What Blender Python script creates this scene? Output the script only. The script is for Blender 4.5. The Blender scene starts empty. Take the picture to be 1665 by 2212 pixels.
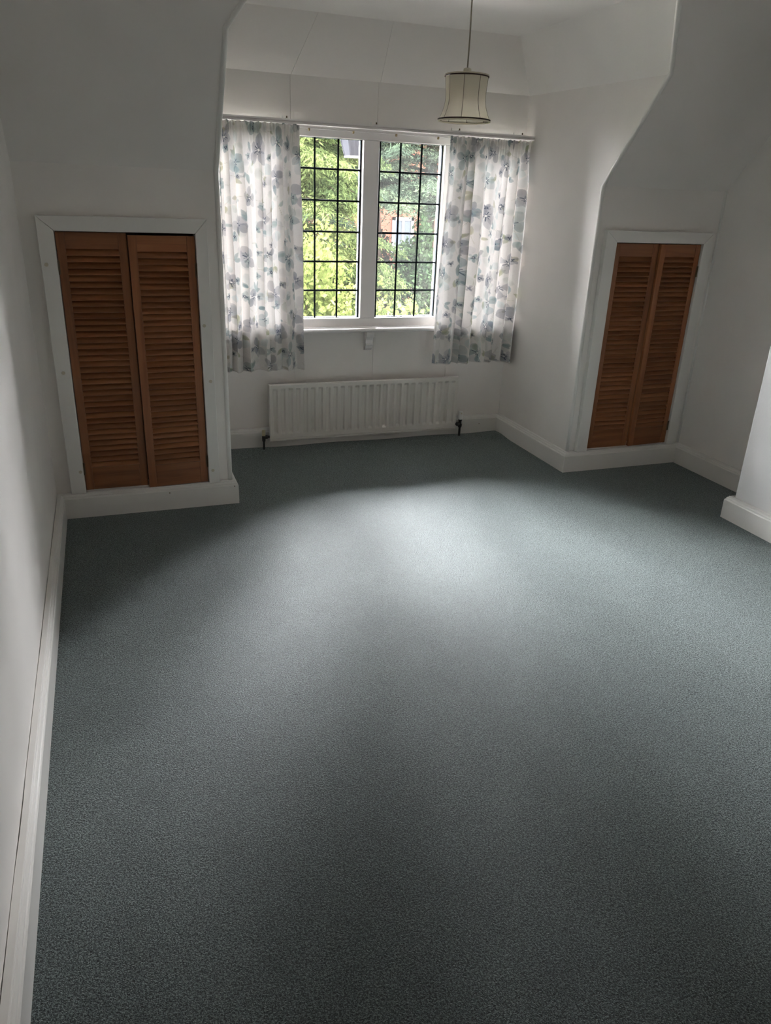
import bpy, bmesh, math, random
import numpy as np
from mathutils import Vector, Matrix, Euler

random.seed(7)
RNG = np.random.default_rng(11)
scene = bpy.context.scene
COL = scene.collection

# ------------------------------------------------------------------ camera
F_PX, IMG_W, IMG_H = 1627.176, 1665, 2212
yaw, pitch, roll = 0.3587, -0.3978, 0.0402
fwd = Vector((math.sin(yaw) * math.cos(pitch), math.cos(yaw) * math.cos(pitch), math.sin(pitch)))
rgt = Vector((math.cos(yaw), -math.sin(yaw), 0))
upv = rgt.cross(fwd)
R_ = math.cos(roll) * rgt + math.sin(roll) * upv
U_ = -math.sin(roll) * rgt + math.cos(roll) * upv
cam_data = bpy.data.cameras.new('camera')
cam_data.sensor_fit = 'HORIZONTAL'
cam_data.sensor_width = 36.0
cam_data.lens = F_PX / IMG_W * 36.0
cam_data.clip_start = 0.05
cam_data.clip_end = 300
cam = bpy.data.objects.new('camera', cam_data)
COL.objects.link(cam)
cam.matrix_world = Matrix(((R_.x, U_.x, -fwd.x, 0.0), (R_.y, U_.y, -fwd.y, 0.0), (R_.z, U_.z, -fwd.z, 1.65), (0, 0, 0, 1)))
scene.camera = cam

# ------------------------------------------------------------------ world, sun, exposure
world = bpy.data.worlds.new('hazy_sky')
scene.world = world
world.use_nodes = True
wnt = world.node_tree
wnt.nodes['Background'].inputs[0].default_value = (0.975, 0.94, 1.0, 1)
wnt.nodes['Background'].inputs[1].default_value = 205.0

# helps sampling of the sky through the window opening; gives off no light itself
port_d = bpy.data.lights.new('window_portal', 'AREA')
port_d.shape = 'RECTANGLE'
port_d.size, port_d.size_y = 2.16, 1.14
port_d.cycles.is_portal = True
port = bpy.data.objects.new('window_portal', port_d)
COL.objects.link(port)
port.location = (1.672, 5.16, 1.42)
port.rotation_euler = (math.radians(-90), 0, 0)

vs = scene.view_settings
vs.view_transform = 'Standard'
vs.look = 'None'
vs.exposure = 0.68
vs.gamma = 1.0
vs.use_curve_mapping = False
scene.cycles.max_bounces = 7
scene.cycles.diffuse_bounces = 5
scene.cycles.glossy_bounces = 2
scene.cycles.transmission_bounces = 3
scene.cycles.transparent_max_bounces = 8

# ------------------------------------------------------------------ room numbers (metres)
XL, XR, XDL, XDR, XC = -0.3358, 3.6786, 0.5749, 2.7812, 3.2849
YK, YW, YC, YB = 4.0504, 5.0178, 3.0821, -1.6
ZKL, ZKR, TA = 1.7273, 1.7468, 1.154
Z2L, Z2R, Z2W, Z3, DW = 2.2501, 2.262, 2.290, 2.5744, 0.2306
HS, T = 0.1342, 0.0373
def ysl(z): return YK - (z - ZKL) / TA
def ysr(z): return YK - (z - ZKR) / TA

# ------------------------------------------------------------------ material helpers
def newmat(name):
    m = bpy.data.materials.new(name)
    m.use_nodes = True
    nt = m.node_tree
    b = nt.nodes['Principled BSDF']
    return m, nt, b
def N(nt, typ, **kw):
    n = nt.nodes.new(typ)
    for k, v in kw.items():
        setattr(n, k, v)
    return n
def coords(nt, scale=(1, 1, 1), kind='Object'):
    tc = N(nt, 'ShaderNodeTexCoord')
    mp = N(nt, 'ShaderNodeMapping')
    mp.inputs['Scale'].default_value = scale
    nt.links.new(tc.outputs[kind], mp.inputs['Vector'])
    return mp.outputs[0]
def noise(nt, vec, scale, detail=4, rough=0.55, dist=0.0):
    n = N(nt, 'ShaderNodeTexNoise')
    n.inputs['Scale'].default_value = scale
    n.inputs['Detail'].default_value = detail
    n.inputs['Roughness'].default_value = rough
    n.inputs['Distortion'].default_value = dist
    nt.links.new(vec, n.inputs['Vector'])
    return n.outputs['Fac']
def ramp(nt, fac, stops):
    r = N(nt, 'ShaderNodeValToRGB')
    el = r.color_ramp.elements
    while len(el) > len(stops): el.remove(el[-1])
    while len(el) < len(stops): el.new(1.0)
    for e, (p, c) in zip(el, stops):
        e.position = p
        e.color = (*c, 1) if len(c) == 3 else c
    nt.links.new(fac, r.inputs[0])
    return r.outputs[0]
def bump(nt, fac, strength, dist, b, prev=None):
    n = N(nt, 'ShaderNodeBump')
    n.inputs['Strength'].default_value = strength
    n.inputs['Distance'].default_value = dist
    nt.links.new(fac, n.inputs['Height'])
    if prev: nt.links.new(prev, n.inputs['Normal'])
    nt.links.new(n.outputs[0], b.inputs['Normal'])
    return n.outputs[0]

def paint(name, col, rough=0.6, var=0.05, bscale=180, bstr=0.15, blot=2.0):
    m, nt, b = newmat(name)
    v = coords(nt)
    a = noise(nt, v, blot, 2)
    lo = tuple(max(0, c * (1 - var)) for c in col)
    hi = tuple(min(1, c * (1 + var)) for c in col)
    nt.links.new(ramp(nt, a, [(0.3, lo), (0.7, hi)]), b.inputs['Base Color'])
    b.inputs['Roughness'].default_value = rough
    bump(nt, noise(nt, v, bscale, 1), bstr, 0.001, b)
    return m
M = {}
M['wall'] = paint('wall_emulsion', (0.875, 0.84, 0.80), 0.75, 0.035, 220, 0.2)
M['wall_tex'] = paint('textured_wall_paper', (0.84, 0.825, 0.815), 0.7, 0.03, 90, 0.55)
M['ceil'] = paint('ceiling_emulsion', (0.88, 0.855, 0.815), 0.8, 0.03, 160, 0.15)
M['gloss'] = paint('white_gloss_woodwork', (0.83, 0.81, 0.77), 0.28, 0.03, 40, 0.08)
M['winwhite'] = paint('white_window_paint', (0.87, 0.84, 0.82), 0.35, 0.02, 40, 0.06)
M['rad'] = paint('radiator_enamel', (0.78, 0.745, 0.69), 0.35, 0.02, 60, 0.04)
M['soak_brown'] = paint('light_soaking_brown', (0.20, 0.13, 0.09), 0.6, 0.2)  # dark brown invented for the unseen back wall, to cut bounced light
M['plug'] = paint('yellowed_filler', (0.62, 0.56, 0.44), 0.5, 0.08)
M['plastic'] = paint('white_plastic', (0.80, 0.79, 0.76), 0.35, 0.01, 60, 0.02)
M['creamcap'] = paint('cream_plastic', (0.62, 0.55, 0.36), 0.4, 0.03)
M['black'] = paint('black_metal', (0.015, 0.014, 0.013), 0.45, 0.2)
M['lead'] = paint('dark_lead', (0.004, 0.007, 0.008), 0.9, 0.2)
M['lead'].node_tree.nodes['Principled BSDF'].inputs['Specular IOR Level'].default_value = 0.08
M['cord'] = paint('beige_flex', (0.30, 0.26, 0.20), 0.5, 0.03)
M['braid'] = paint('brown_braid', (0.045, 0.022, 0.015), 0.8, 0.25, 400, 0.6)
M['hinge'] = paint('dull_brass', (0.12, 0.08, 0.04), 0.4, 0.15)
M['dark'] = paint('cupboard_inside', (0.10, 0.08, 0.065), 0.9, 0.1)
M['amber'] = paint('ambered_plastic', (0.42, 0.33, 0.18), 0.4, 0.05)

def wood(name, axis):
    m, nt, b = newmat(name)
    sc = [26, 26, 26]
    sc[axis] = 1.6
    oi = N(nt, 'ShaderNodeObjectInfo')
    tc = N(nt, 'ShaderNodeTexCoord')
    add = N(nt, 'ShaderNodeVectorMath', operation='ADD')
    cmb = N(nt, 'ShaderNodeCombineXYZ')
    mul = N(nt, 'ShaderNodeMath', operation='MULTIPLY')
    mul.inputs[1].default_value = 17.0
    nt.links.new(oi.outputs['Random'], mul.inputs[0])
    for i in range(3): nt.links.new(mul.outputs[0], cmb.inputs[i])
    nt.links.new(tc.outputs['Object'], add.inputs[0])
    nt.links.new(cmb.outputs[0], add.inputs[1])
    mp = N(nt, 'ShaderNodeMapping')
    mp.inputs['Scale'].default_value = sc
    nt.links.new(add.outputs[0], mp.inputs['Vector'])
    g = noise(nt, mp.outputs[0], 1.0, 6, 0.6, 0.6)
    c = ramp(nt, g, [(0.28, (0.17, 0.057, 0.021)), (0.5, (0.26, 0.097, 0.036)), (0.75, (0.33, 0.134, 0.053))])
    hs = N(nt, 'ShaderNodeHueSaturation')
    mr = N(nt, 'ShaderNodeMapRange')
    mr.inputs['To Min'].default_value = 0.86
    mr.inputs['To Max'].default_value = 1.12
    nt.links.new(oi.outputs['Random'], mr.inputs[0])
    nt.links.new(mr.outputs[0], hs.inputs['Value'])
    nt.links.new(c, hs.inputs['Color'])
    nt.links.new(hs.outputs[0], b.inputs['Base Color'])
    b.inputs['Roughness'].default_value = 0.42
    bump(nt, g, 0.12, 0.001, b)
    return m
M['wood_v'] = wood('varnished_wood_upright', 2)
M['wood_h'] = wood('varnished_wood_cross', 0)

def carpet():
    m, nt, b = newmat('green_carpet')
    v = coords(nt)
    big = noise(nt, coords(nt, (1.0, 0.6, 1)), 1.7, 3, 0.6, 0.4)
    mid = noise(nt, v, 9, 2)
    fine = noise(nt, v, 210, 1, 0.6, 0.6)
    grain = noise(nt, v, 420, 1, 0.6)
    av = N(nt, 'ShaderNodeMath', operation='MULTIPLY_ADD')
    av.inputs[1].default_value = 0.4
    sc2 = N(nt, 'ShaderNodeMath', operation='MULTIPLY'); sc2.inputs[1].default_value = 0.6
    nt.links.new(fine, sc2.inputs[0]); nt.links.new(grain, av.inputs[0]); nt.links.new(sc2.outputs[0], av.inputs[2])
    pile = av.outputs[0]
    c1 = ramp(nt, pile, [(0.39, (0.005, 0.010, 0.010)), (0.5, (0.044, 0.064, 0.062)), (0.61, (0.140, 0.178, 0.172))])  # low spots of the pile darkened: shade between tufts put into the colour
    c2 = ramp(nt, big, [(0.30, (0.72, 0.76, 0.76)), (0.70, (1.20, 1.17, 1.15))])
    mx = N(nt, 'ShaderNodeMix', data_type='RGBA', blend_type='MULTIPLY')
    mx.inputs[0].default_value = 1.0
    nt.links.new(c1, mx.inputs[6]); nt.links.new(c2, mx.inputs[7])
    c3 = ramp(nt, mid, [(0.3, (0.90, 0.90, 0.90)), (0.7, (1.08, 1.08, 1.08))])
    mx2 = N(nt, 'ShaderNodeMix', data_type='RGBA', blend_type='MULTIPLY')
    mx2.inputs[0].default_value = 1.0
    nt.links.new(mx.outputs[2], mx2.inputs[6]); nt.links.new(c3, mx2.inputs[7])
    nt.links.new(mx2.outputs[2], b.inputs['Base Color'])
    b.inputs['Roughness'].default_value = 0.62
    b.inputs['Specular IOR Level'].default_value = 0.5
    nt.links.new(ramp(nt, pile, [(0.42, (0.20, 0.20, 0.20)), (0.58, (0.95, 0.95, 0.95))]), b.inputs['Sheen Weight'])
    b.inputs['Sheen Roughness'].default_value = 0.35
    b.inputs['Sheen Tint'].default_value = (0.86, 0.97, 0.94, 1)
    bump(nt, pile, 0.9, 0.005, b)
    return m
M['carpet'] = carpet()

def two_sided(name, col, trans, rough=0.8, attr=None, weave=0.0):
    m = bpy.data.materials.new(name)
    m.use_nodes = True
    nt = m.node_tree
    nt.nodes.clear()
    out = N(nt, 'ShaderNodeOutputMaterial')
    d = N(nt, 'ShaderNodeBsdfDiffuse')
    t = N(nt, 'ShaderNodeBsdfTranslucent')
    mx = N(nt, 'ShaderNodeMixShader')
    mx.inputs[0].default_value = trans
    if attr:
        a = N(nt, 'ShaderNodeAttribute', attribute_name=attr)
        c = a.outputs['Color']
        nt.links.new(c, d.inputs[0]); nt.links.new(c, t.inputs[0])
    elif callable(col):
        c = col(nt)
        nt.links.new(c, d.inputs[0]); nt.links.new(c, t.inputs[0])
    else:
        d.inputs[0].default_value = (*col, 1)
        t.inputs[0].default_value = (*col, 1)
    if weave:
        bn = N(nt, 'ShaderNodeBump')
        bn.inputs['Strength'].default_value = weave
        bn.inputs['Distance'].default_value = 0.001
        nt.links.new(noise(nt, coords(nt, (1, 1, 3)), 260, 2), bn.inputs['Height'])
        nt.links.new(bn.outputs[0], d.inputs['Normal'])
    nt.links.new(d.outputs[0], mx.inputs[1]); nt.links.new(t.outputs[0], mx.inputs[2])
    nt.links.new(mx.outputs[0], out.inputs[0])
    return m
M['curtain'] = two_sided('floral_print_cotton', None, 0.040, attr='Print', weave=0.3)
M['shade'] = two_sided('cream_lampshade_silk', (0.74, 0.69, 0.58), 0.35, weave=0.2)
def leafmat(name, stops, sc=1.3, trans=0.3):
    def f(nt):
        v = coords(nt)
        a = noise(nt, v, sc, 2)
        return ramp(nt, a, stops)
    return two_sided(name, f, trans)
M['leaf_lime'] = leafmat('lime_leaves', [(0.3, (0.0101, 0.0139, 0.0038)), (0.5, (0.0170, 0.0215, 0.0060)), (0.7, (0.0234, 0.0266, 0.0086))], 2.2)
M['leaf_fir'] = leafmat('fresh_conifer_sprays', [(0.32, (0.0057, 0.0086, 0.0035)), (0.5, (0.0114, 0.0154, 0.0054)), (0.68, (0.0184, 0.0222, 0.0076))], 1.6)
M['leaf_blue'] = leafmat('blue_green_conifer_sprays', [(0.32, (0.0051, 0.0079, 0.0054)), (0.5, (0.0086, 0.0123, 0.0079)), (0.7, (0.0139, 0.0184, 0.0101))], 1.6)
M['leaf_cyp'] = leafmat('dense_cypress_sprays', [(0.32, (0.0032, 0.0063, 0.0032)), (0.5, (0.0057, 0.0098, 0.0044)), (0.7, (0.0089, 0.0133, 0.0063))], 1.2)
M['leaf_dark'] = leafmat('dark_bronze_leaves', [(0.3, (0.0019, 0.0022, 0.0014)), (0.6, (0.0033, 0.0037, 0.0022)), (0.8, (0.0060, 0.0039, 0.0027))], 2.0)
M['bounce_white'] = paint('bounce_roof_white', (0.72, 0.69, 0.655), 0.95, 0.06)  # pale coat of the added roof that throws sky light indoors
M['bark'] = paint('brown_bark', (0.006, 0.0045, 0.0035), 0.9, 0.3, 30, 0.8, 8)
M['grass'] = paint('lawn', (0.010, 0.017, 0.003), 0.95, 0.25, 60, 0.9, 1.0)
M['slate'] = paint('roof_tiles', (0.12, 0.075, 0.06), 0.8, 0.2)
M['extwhite'] = paint('exterior_white_paint', (0.021, 0.0205, 0.0205), 0.5, 0.03)
M['extdark'] = paint('lantern_grey_paint', (0.0058, 0.0060, 0.0068), 0.7, 0.1)

for _k in ('bounce_white', 'bark', 'grass', 'slate', 'extwhite', 'extdark'):
    M[_k].node_tree.nodes['Principled BSDF'].inputs['Specular IOR Level'].default_value = 0.0

def brick():
    m, nt, b = newmat('far_red_brick')
    bt = N(nt, 'ShaderNodeTexBrick')
    bt.inputs['Color1'].default_value = (0.018, 0.0062, 0.0038, 1)
    bt.inputs['Color2'].default_value = (0.014, 0.0048, 0.0030, 1)
    bt.inputs['Mortar'].default_value = (0.014, 0.010, 0.008, 1)
    bt.inputs['Scale'].default_value = 4.4
    tc = N(nt, 'ShaderNodeTexCoord')
    sx = N(nt, 'ShaderNodeSeparateXYZ'); cx = N(nt, 'ShaderNodeCombineXYZ')
    nt.links.new(tc.outputs['Object'], sx.inputs[0])
    nt.links.new(sx.outputs[0], cx.inputs[0]); nt.links.new(sx.outputs[2], cx.inputs[1])
    nt.links.new(cx.outputs[0], bt.inputs['Vector'])
    nt.links.new(bt.outputs[0], b.inputs['Base Color'])
    b.inputs['Roughness'].default_value = 0.9
    b.inputs['Specular IOR Level'].default_value = 0.0
    return m
M['brick'] = brick()

def glass(name, haze):
    m = bpy.data.materials.new(name)
    m.use_nodes = True
    nt = m.node_tree
    nt.nodes.clear()
    out = N(nt, 'ShaderNodeOutputMaterial')
    tr = N(nt, 'ShaderNodeBsdfTransparent')
    tr.inputs[0].default_value = (0.96, 0.98, 0.97, 1)
    gl = N(nt, 'ShaderNodeBsdfGlossy')
    gl.inputs['Roughness'].default_value = 0.02
    df = N(nt, 'ShaderNodeBsdfTranslucent')
    df.inputs[0].default_value = (0.8, 0.82, 0.8, 1)
    fr = N(nt, 'ShaderNodeFresnel'); fr.inputs[0].default_value = 1.45
    m1 = N(nt, 'ShaderNodeMixShader'); m2 = N(nt, 'ShaderNodeMixShader')
    nt.links.new(fr.outputs[0], m1.inputs[0])
    nt.links.new(tr.outputs[0], m1.inputs[1]); nt.links.new(gl.outputs[0], m1.inputs[2])
    # grime film on the pane
    m2.inputs[0].default_value = haze * 0.6
    nt.links.new(m1.outputs[0], m2.inputs[1]); nt.links.new(df.outputs[0], m2.inputs[2])
    nt.links.new(m2.outputs[0], out.inputs[0])
    return m
M['glass'] = glass('window_glass', 0.0006)
M['glass_hazy'] = glass('grimy_window_glass', 0.0025)
M['farglass'], _nt, _b = newmat('far_window_glass')
_b.inputs['Base Color'].default_value = (0.004, 0.005, 0.006, 1)
_b.inputs['Roughness'].default_value = 0.3
_b.inputs['Specular IOR Level'].default_value = 0.02

# ------------------------------------------------------------------ mesh helpers
def wloc(o):
    p = Vector((0, 0, 0))
    while o is not None:
        p = p + o.location
        o = o.parent
    return p
def meshdata(name, verts, faces, mat, smooth=False, bevel=0.0, seg=2):
    me = bpy.data.meshes.new(name)
    me.from_pydata([tuple(v) for v in verts], [], faces)
    bm = bmesh.new()
    bm.from_mesh(me)
    bmesh.ops.recalc_face_normals(bm, faces=bm.faces)
    if bevel > 0:
        es = [e for e in bm.edges if len(e.link_faces) == 2 and e.calc_face_angle(0) > 0.5]
        bmesh.ops.bevel(bm, geom=es, offset=bevel, segments=seg, profile=0.5, affect='EDGES', clamp_overlap=True)
    bm.to_mesh(me)
    bm.free()
    me.materials.append(mat if not isinstance(mat, str) else M[mat])
    if smooth:
        me.polygons.foreach_set('use_smooth', [True] * len(me.polygons))
    return me
def link(name, me, parent=None, loc=None):
    o = bpy.data.objects.new(name, me)
    COL.objects.link(o)
    if parent is not None: o.parent = parent
    if loc is not None: o.location = loc
    return o
class MB:
    def __init__(self): self.v, self.f = [], []
    def box(self, x0, x1, y0, y1, z0, z1):
        n = len(self.v)
        self.v += [(x0, y0, z0), (x1, y0, z0), (x1, y1, z0), (x0, y1, z0), (x0, y0, z1), (x1, y0, z1), (x1, y1, z1), (x0, y1, z1)]
        self.f += [tuple(n + i for i in q) for q in ((0, 3, 2, 1), (4, 5, 6, 7), (0, 1, 5, 4), (1, 2, 6, 5), (2, 3, 7, 6), (3, 0, 4, 7))]
        return self
    def prism(self, poly, off):
        n, k = len(self.v), len(poly)
        off = Vector(off)
        self.v += [tuple(p) for p in poly] + [tuple(Vector(p) + off) for p in poly]
        self.f += [tuple(range(n, n + k)), tuple(range(n + 2 * k - 1, n + k - 1, -1))]
        for i in range(k):
            j = (i + 1) % k
            self.f.append((n + i, n + j, n + k + j, n + k + i))
        return self
    def lathe(self, prof, c, seg=20, axis='Z', cap=True):
        n = len(self.v)
        c = Vector(c)
        for (r, h) in prof:
            for i in range(seg):
                a = 2 * math.pi * i / seg
                p = (r * math.cos(a), r * math.sin(a), h)
                if axis == 'X': p = (h, p[0], p[1])
                elif axis == 'Y': p = (p[0], h, p[1])
                self.v.append(tuple(c + Vector(p)))
        for k in range(len(prof) - 1):
            for i in range(seg):
                j = (i + 1) % seg
                self.f.append((n + k * seg + i, n + k * seg + j, n + (k + 1) * seg + j, n + (k + 1) * seg + i))
        if cap:
            self.f.append(tuple(n + i for i in range(seg)))
            self.f.append(tuple(n + (len(prof) - 1) * seg + i for i in range(seg)))
        return self
    def tube(self, pts, rad, seg=10):
        n = len(self.v)
        pts = [Vector(p) for p in pts]
        rad = rad if isinstance(rad, (list, tuple)) else [rad] * len(pts)
        ref = None
        for i, p in enumerate(pts):
            d = (pts[min(i + 1, len(pts) - 1)] - pts[max(i - 1, 0)]).normalized()
            if ref is None:
                ref = d.cross(Vector((0.31, 0.77, 0.55))).normalized()
            u = (ref - d * ref.dot(d)).normalized()
            w = d.cross(u)
            ref = u
            for k in range(seg):
                a = 2 * math.pi * k / seg
                self.v.append(tuple(p + rad[i] * (math.cos(a) * u + math.sin(a) * w)))
        for i in range(len(pts) - 1):
            for k in range(seg):
                l = (k + 1) % seg
                self.f.append((n + i * seg + k, n + i * seg + l, n + (i + 1) * seg + l, n + (i + 1) * seg + k))
        self.f.append(tuple(n + k for k in range(seg)))
        self.f.append(tuple(n + (len(pts) - 1) * seg + k for k in range(seg)))
        return self
    def build(self, name, mat, parent=None, local=False, **kw):
        v = self.v
        if parent is not None and not local:
            o = wloc(parent)
            v = [(a - o.x, b - o.y, c - o.z) for a, b, c in v]
        return link(name, meshdata(name, v, self.f, mat, **kw), parent)
def tag(o, label=None, cat=None, group=None, kind=None):
    if label: o['label'] = label
    if cat: o['category'] = cat
    if group: o['group'] = group
    if kind: o['kind'] = kind
    return o
def struct(o, label=None, cat=None):
    return tag(o, label, cat, kind='structure')
def empty(name, loc):
    o = bpy.data.objects.new(name, None)
    o.empty_display_size = 0.1
    COL.objects.link(o)
    o.location = loc
    return o

# ================================================================== STRUCTURE
# carpeted floor with slight waves where it meets the far wall
nx, ny = 90, 140
vx, fx = [], []
for j in range(ny + 1):
    for i in range(nx + 1):
        x = XL - 0.05 + (XR - XL + 0.1) * i / nx
        y = YB - 0.05 + (YW - YB + 0.1) * j / ny
        z = 0.0
        e = max(0.0, 1 - (YW - T - y) / 0.25)
        if e > 0 and x > XDL: z += 0.006 * e * (0.5 + 0.5 * math.sin(9 * x + 1.0)) * (1 if y < YW else 1)
        c = math.hypot(x - (XDR - 0.1), y - (YW - 0.14))
        z += 0.016 * math.exp(-(c / 0.07) ** 2)
        vx.append((x, y, z))
for j in range(ny):
    for i in range(nx):
        a = j * (nx + 1) + i
        fx.append((a, a + 1, a + nx + 2, a + nx + 1))
fl = link('floor', meshdata('floor', vx, fx, 'carpet', smooth=True))
struct(fl, 'worn dark green fitted carpet covering the whole floor', 'carpet')
struct(MB().box(XL - 0.1, XR + 0.1, YB - 0.1, YW + 0.1, -0.2, -0.03).build('floor_slab', 'dark'), 'floor deck under the green carpet', 'floor')

struct(MB().box(XL - 0.1, XL, YB - 0.1, YK + 0.45, -0.05, 2.7).build('wall_left', 'wall'), 'plain white wall along the left edge of the room', 'wall')
struct(MB().box(XR, XR + 0.1, YB - 0.1, YK + 0.45, -0.05, 2.7).build('wall_right', 'wall'), 'white alcove wall to the right of the smaller cupboard', 'wall')
struct(MB().box(XL - 0.1, XR + 0.1, YB - 0.1, YB, -0.05, 2.7).build('wall_back', 'soak_brown'), 'wall behind the viewer, made dark to cut bounced light', 'wall')
struct(MB().box(XC, XR + 0.01, 1.45, YC, -0.02, 2.6).build('wall_chimney', 'wall_tex', bevel=0.006), 'bright textured chimney breast at the right edge', 'wall')

OPL = (-0.190, 0.452, HS + 0.010, 1.441)     # cupboard openings: x0 x1 z0 z1
OPR = (2.912, 3.554, HS + 0.010, 1.441)
def knee(name, x0, x1, zt, op, label):
    m = MB()
    m.box(x0, op[0], YK, YK + 0.08, -0.02, zt)
    m.box(op[1], x1, YK, YK + 0.08, -0.02, zt)
    m.box(op[0], op[1], YK, YK + 0.08, op[3], zt)
    m.box(op[0], op[1], YK, YK + 0.08, -0.02, op[2])
    return struct(m.build(name, 'wall'), label, 'wall')
knee('wall_knee_left', XL, XDL - 0.002, ZKL, OPL, 'white knee wall around the left louvred cupboard')
knee('wall_knee_right', XDR + 0.002, XR, ZKR, OPR, 'white knee wall around the right louvred cupboard')

sn = Vector((0, TA, 1)).normalized() * 0.05
m = MB().prism([(XL - 0.02, YK, ZKL), (XDL - 0.003, YK, ZKL), (XDL - 0.003, ysl(Z2L), Z2L), (XDL + DW, ysl(Z3), Z3), (XL - 0.02, ysl(Z3), Z3)], sn)
struct(m.build('ceiling_slope_left', 'wall'), 'sloping ceiling above the left cupboard', 'ceiling')
m = MB().prism([(XR + 0.02, YK, ZKR), (XDR + 0.003, YK, ZKR), (XDR + 0.003, ysr(Z2R), Z2R), (XDR - DW, ysr(Z3), Z3), (XR + 0.02, ysr(Z3), Z3)], sn)
struct(m.build('ceiling_slope_right', 'wall'), 'sloping ceiling above the right cupboard', 'ceiling')

e = 0.004
m = MB().prism([(XDL, YK + e, -0.02), (XDL, YK + e, ZKL), (XDL, ysl(Z2L + 0.06) + e, Z2L + 0.06), (XDL, YW + 0.1, Z2W + 0.06), (XDL, YW + 0.1, -0.02)], (-0.05, 0, 0))
struct(m.build('wall_cheek_left', 'wall'), 'left cheek wall of the dormer', 'wall')
m = MB().prism([(XDR, YK + e, -0.02), (XDR, YK + e, ZKR), (XDR, ysr(Z2R + 0.06) + e, Z2R + 0.06), (XDR, YW + 0.1, Z2W + 0.06), (XDR, YW + 0.1, -0.02)], (0.05, 0, 0))
struct(m.build('wall_cheek_right', 'wall'), 'bright right cheek wall of the dormer beside the curtain', 'wall')

m = MB().prism([(XDL, YW, Z2W), (XDL, ysl(Z2L), Z2L), (XDL + DW, ysl(Z3), Z3), (XDL + DW, YW - DW, Z3)], (-0.06, 0, 0.05))
struct(m.build('ceiling_cheek_slope_left', 'ceil'), 'slanted ceiling strip on the left of the dormer', 'ceiling')
m = MB().prism([(XDR, YW, Z2W), (XDR, ysr(Z2R), Z2R), (XDR - DW, ysr(Z3), Z3), (XDR - DW, YW - DW, Z3)], (0.04, 0, 0.03))
struct(m.build('ceiling_cheek_slope_right', 'ceil'), 'slanted cream ceiling strip on the right of the dormer', 'ceiling')
back = Vector((0, 0.04, 0.03))
m = MB().prism([(XDL, YW + 0.005, Z2W), (XDR, YW + 0.005, Z2W), (XDR - DW, YW - DW + 0.005, Z3), (XDL + DW, YW - DW + 0.005, Z3)], back)
wsl = struct(m.build('ceiling_window_slope', 'wall'), 'slanted grey-white ceiling panel above the window', 'ceiling')
def lerp_edge(x):   # lower and upper ends of a seam at lower x
    f = (x - XDL) / (XDR - XDL)
    return XDL + DW + f * (XDR - XDL - 2 * DW)
cuts = [XDL, 1.172, 1.735, XDR]
for a, b in zip(cuts[:-1], cuts[1:]):
    g = 0.0012
    a0, b0 = a + (g if a > XDL else 0), b - (g if b < XDR else 0)
    m = MB().prism([(a0, YW, Z2W), (b0, YW, Z2W), (lerp_edge(b0), YW - DW, Z3), (lerp_edge(a0), YW - DW, Z3)], Vector((0, 0.0028, 0.0022)))
    m.build('panel', 'wall', wsl)
struct(MB().box(XL - 0.1, XR + 0.1, YB - 0.1, YW + 0.1, Z3, Z3 + 0.08).build('ceiling', 'ceil'), 'flat cream ceiling with the lamp cord', 'ceiling')

ZS0, ZS1 = 0.83, 2.008      # window opening
m = MB().box(XDL - 0.06, XDR + 0.06, YW + 0.004, YW + 0.14, -0.05, ZS0)
m.box(XDL - 0.06, XDR + 0.06, YW + 0.004, YW + 0.14, ZS1, Z2W + 0.1)
ww = struct(m.build('wall_window', 'wall'), 'white panelled wall around the window and behind the radiator', 'wall')
for cutset, z0, z1 in (([XDL, 1.176, 1.738, 2.305, XDR], 0.0, ZS0), ([XDL, 1.166, 1.722, XDR], ZS1, Z2W + 0.002)):
    for a, b in zip(cutset[:-1], cutset[1:]):
        MB().box(a + (0.0013 if a > XDL else 0), b - (0.0013 if b < XDR else 0), YW, YW + 0.006, z0, z1).build('panel', 'wall', ww)

# unseen house shell, added to shade the garden trees: tiled roof over the room and walls either side of the dormer
rz = lambda y: ZKR + 0.12 + (YK - y) * TA
hs_ = MB()
RID = -1.2
for x0, x1 in ((-7.0, XDL - 0.07), (XDR + 0.07, 11.0)):
    hs_.prism([(x0, YK + 0.75, rz(YK + 0.75)), (x1, YK + 0.75, rz(YK + 0.75)), (x1, ysr(Z3), rz(ysr(Z3))), (x0, ysr(Z3), rz(ysr(Z3)))], (0, 0.05, 0.06))
hs_.prism([(-7.0, ysr(Z3), rz(ysr(Z3))), (11.0, ysr(Z3), rz(ysr(Z3))), (11.0, RID, rz(RID)), (-7.0, RID, rz(RID))], (0, 0.05, 0.06))
hs_.prism([(-7.0, RID, rz(RID)), (11.0, RID, rz(RID)), (11.0, RID - 6.0, rz(RID) - 6 * TA), (-7.0, RID - 6.0, rz(RID) - 6 * TA)], (0, -0.05, 0.06))
hs_.box(XDL - 0.12, XDR + 0.12, ysr(Z3) - 0.05, YW + 0.16, Z3 + 0.09, Z3 + 0.14)
struct(hs_.build('added_shade_roof', 'slate'), 'unseen tiled house roof added to shade the garden trees', 'roof')
hw = MB().box(-7.0, XDL - 0.07, YK + 0.62, YK + 0.7, -3.1, rz(YK + 0.7))
hw.box(XDR + 0.07, 11.0, YK + 0.62, YK + 0.7, -3.1, rz(YK + 0.7))
hw.box(XDL - 0.07, XDR + 0.07, YW + 0.1, YW + 0.14, -3.1, 0.0)
struct(hw.build('wall_outside', 'brick'), 'brick outer wall of the house below the window', 'wall')

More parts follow.
